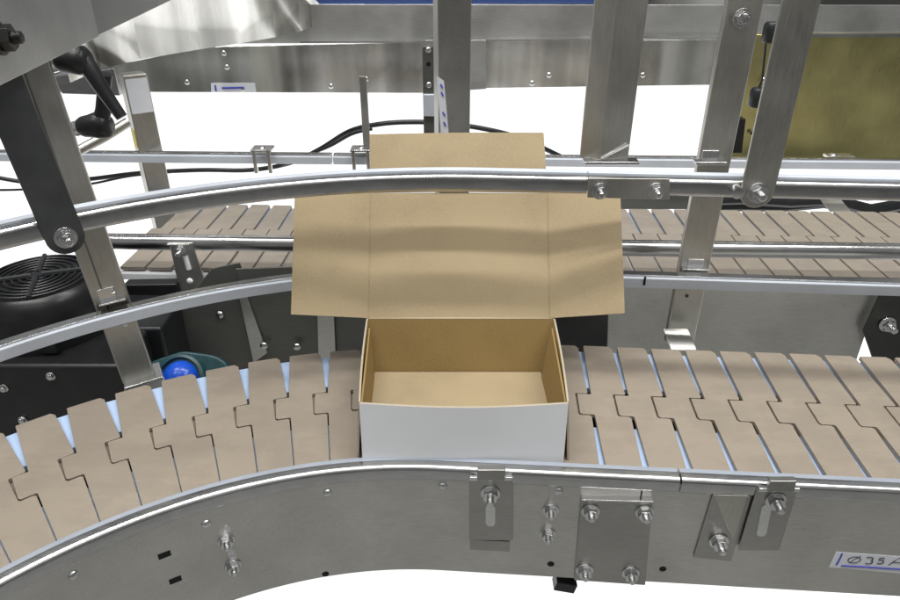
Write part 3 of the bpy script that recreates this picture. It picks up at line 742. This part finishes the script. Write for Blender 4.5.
# ------------------------------------------------------------------ machine at the back
bm_ = thing('rear_machine', 'long steel machine housing crossing the whole top of the picture', 'machine')
YB = 1.62
def bpanel(pts, Y, mat, name='panel', th=.004, bev=.0008):
    mb = MB(); mb.prism([aty(x, y, Y) for x, y in pts], (0, th, 0)); return mb.build(name, mat, bm_, bevel=bev)
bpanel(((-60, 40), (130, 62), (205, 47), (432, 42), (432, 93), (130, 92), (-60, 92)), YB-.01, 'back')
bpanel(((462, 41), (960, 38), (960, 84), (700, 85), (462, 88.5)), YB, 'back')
bpanel(((425, 40), (486, 40), (486, 89), (425, 93)), YB-.006, 'backmat')
bpanel(((100, 4), (960, 5), (960, 41), (100, 44)), YB+.02, 'backmat')
bpanel(((250, -8), (594, -8), (594, 3.4), (250, 4)), YB+.09, 'blupaint', 'blue_stripe')
bpanel(((200, -40), (960, -40), (960, -9), (200, -9)), YB+.05, 'backmat')
bpanel(((300, 41.5), (432, 41), (432, 42.6), (300, 43)), YB-.012, 'bolt', 'bright_edge', .006, 0)
bpanel(((484, 39.5), (600, 38.8), (600, 40.2), (484, 41)), YB-.003, 'bolt', 'bright_edge', .006, 0)
bpanel(((638, 36.2), (740, 35.8), (740, 37), (638, 37.6)), YB-.003, 'bolt', 'bright_edge', .006, 0)
for x, y in ((125, 57), (224, 53), (227, 67), (331, 86), (366, 79), (187, 82), (473, 48), (474, 62), (532, 83), (549, 75), (643, 75), (243, 89)):
    dome(bm_, aty(x, y, YB-.0115 if x < 432 else YB-.002), (0, -1, 0), .0062)
for x, y in ((213, 7), (272, 31)): 
    mb = MB(); mb.lathe(aty(x, y, 1.45), (0, -1, 0), [(.006, 0), (.006, .001)], 14)
    o = mb.build('hole', 'hole', bm_) if False else mb.bm.free()
lbq = MB(); lbq.prism([aty(x, y, YB-.0125) for x, y in ((211, 83), (255, 83), (256, 92), (211, 92))], (0, .001, 0)); lbo = lbq.build('label_sticker', 'label', bm_)
mb = MB(); mb.tube([aty(222, 88, YB-.013), aty(244, 87.5, YB-.013)], .0022, 6); mb.build('printed_bar', 'blueink', lbo)
mb = MB(); mb.tube([aty(215, 85, YB-.013), aty(216, 91, YB-.013)], .002, 6); mb.build('printed_bar', 'blueink', lbo)
# steel cabinet at right; its olive is a reflection painted into the base colour
cab = thing('steel_cabinet', 'steel cabinet panel with a painted-in yellow-green reflection filling the upper right above the rails', 'cabinet')
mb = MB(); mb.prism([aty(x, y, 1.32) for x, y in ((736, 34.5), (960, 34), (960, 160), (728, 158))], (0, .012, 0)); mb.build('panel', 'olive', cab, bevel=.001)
mb = MB(); mb.prism([aty(x, y, 1.334) for x, y in ((733, 33), (970, 32), (970, 162), (725, 160))], (0, .01, 0)); mb.build('reflection_blocker', 'backmat', cab)  # added backing that keeps the olive front out of the rear panels' reflections
mb = MB(); mb.prism([aty(x, y, 1.315) for x, y in ((810, 34), (960, 33.5), (960, 36.5), (810, 37))], (0, .004, 0)); mb.build('bright_edge', 'bolt', cab)
mb = MB(); mb.prism([aty(x, y, 1.25) for x, y in ((738, 119), (746, 119), (742, 153), (731, 153))], (0, .03, 0)); mb.build('black_seal', 'hole', cab, bevel=.001)
for x, y in ((771, 33), (757, 98)):
    mb = MB(); q = aty(x, y, 1.1); mb.lathe(q+Vector((0,.0,-.014)), (0, 0, 1), [(.010, 0), (.0125, .004), (.0125, .026), (.010, .03)], 20); o = mb.build('rubber_roller', 'black', cab, bevel=.001)
dome(cab, aty(764, 80, 1.312), (0, -1, 0), .005); dome(cab, aty(752, 133, 1.312), (0, -1, 0), .004, 'hole')
mb = MB(); mb.tube([aty(766, 40, 1.11), aty(762, 80, 1.11), aty(758, 90, 1.11)], .002, 8); mb.build('rod', 'dark', cab)

# ------------------------------------------------------------------ cables
def smooth(P, n=6):
    out = []
    for i in range(len(P)-1):
        p0, p1, p2, p3 = P[max(i-1, 0)], P[i], P[i+1], P[min(i+2, len(P)-1)]
        for k in range(n):
            t = k/n; out.append(.5*((2*p1)+(p2-p0)*t+(2*p0-5*p1+4*p2-p3)*t*t+(3*p1-p0-3*p2+p3)*t*t*t))
    out.append(P[-1]); return out
def cable(pts, Y, r, label_, mat='black'):
    mb = MB(); mb.tube(smooth([aty(x, y, Y+ (y-150)*.002) for x, y in pts]), r, 10); o = mb.build('cable', mat, angle=80); tag(o, label_, 'cable'); return o
cable(((-40, 168), (0, 178), (40, 183), (90, 179), (140, 173), (200, 170), (250, 170), (290, 163), (320, 149), (350, 131), (380, 124), (410, 122), (440, 123), (480, 128), (520, 138), (560, 156)), 1.36, .0048, 'thick black cable looping over the white ground behind the far rail')
cable(((-40, 188), (0, 190), (50, 188), (90, 184), (130, 176), (172, 172)), 1.30, .0026, 'thinner black cable below the thick one, behind the left post')
cable(((280, 166), (305, 156), (330, 146), (352, 134), (372, 129)), 1.33, .003, 'short thin black cable next to the loop, left of the lid')

# ================================================================== light
w = bpy.data.worlds.new('World'); S.world = w; w.use_nodes = True; nt = w.node_tree
bg_ = nt.nodes['Background']
tc = N(nt, 'ShaderNodeTexCoord'); sx = N(nt, 'ShaderNodeSeparateXYZ'); nt.links.new(tc.outputs['Generated'], sx.inputs[0])
gr = ramp(nt, sx.outputs['Z'], [(0, (.22, .22, .215)), (.38, (.34, .34, .33)), (.55, (.50, .50, .50)), (.85, (.62, .64, .66)), (1, (.6, .62, .65))])
mr = N(nt, 'ShaderNodeMapRange'); nt.links.new(sx.outputs['Z'], mr.inputs[0]); mr.inputs[1].default_value = -1; mr.inputs[2].default_value = 1
nt.links.new(mr.outputs[0], gr.inputs[0])
mp = N(nt, 'ShaderNodeMapping'); mp.inputs['Scale'].default_value = (4, 4, 1.2); nt.links.new(tc.outputs['Generated'], mp.inputs[0])
ns = N(nt, 'ShaderNodeTexNoise'); ns.inputs['Scale'].default_value = 1.6; ns.inputs['Detail'].default_value = 2; nt.links.new(mp.outputs[0], ns.inputs['Vector'])
nr = ramp(nt, ns.outputs[0], [(.38, (.22, .22, .21)), (.5, (.85, .84, .82)), (.62, (2.0, 2.0, 2.0))])
mx = N(nt, 'ShaderNodeMix', data_type='RGBA', blend_type='MULTIPLY'); mx.inputs[0].default_value = 1
nt.links.new(gr.outputs[0], mx.inputs[6]); nt.links.new(nr.outputs[0], mx.inputs[7])
nt.links.new(mx.outputs[2], bg_.inputs[0]); bg_.inputs[1].default_value = .44

def lamp(loc, tgt, sx_, sy_, power, name, col=(1, .985, .96)):
    l = bpy.data.lights.new(name, 'AREA'); l.shape = 'RECTANGLE'; l.size = sx_; l.size_y = sy_; l.energy = power; l.color = col
    o = bpy.data.objects.new(name, l); COL.objects.link(o); o.location = loc
    d = Vector(tgt)-Vector(loc); o.rotation_euler = d.to_track_quat('-Z', 'Y').to_euler(); return o
lamp((0, -.09, 2.25), (0, .6, 0), 3.4, .09, 48, 'ceiling_or_fill_lamp')
lamp((0, .80, 2.3), (0, .7, 0), 3.4, .09, 52, 'ceiling_or_fill_lamp')
lamp((.1, -1.3, 2.2), (0, .5, 0), 3.0, .5, 8, 'ceiling_or_fill_lamp')  # added fill lamp to lift the overall light, not a real fixture

S.view_settings.view_transform = 'Standard'; S.view_settings.look = 'None'; S.view_settings.exposure = 0; S.view_settings.gamma = 1
S.cycles.max_bounces = 8
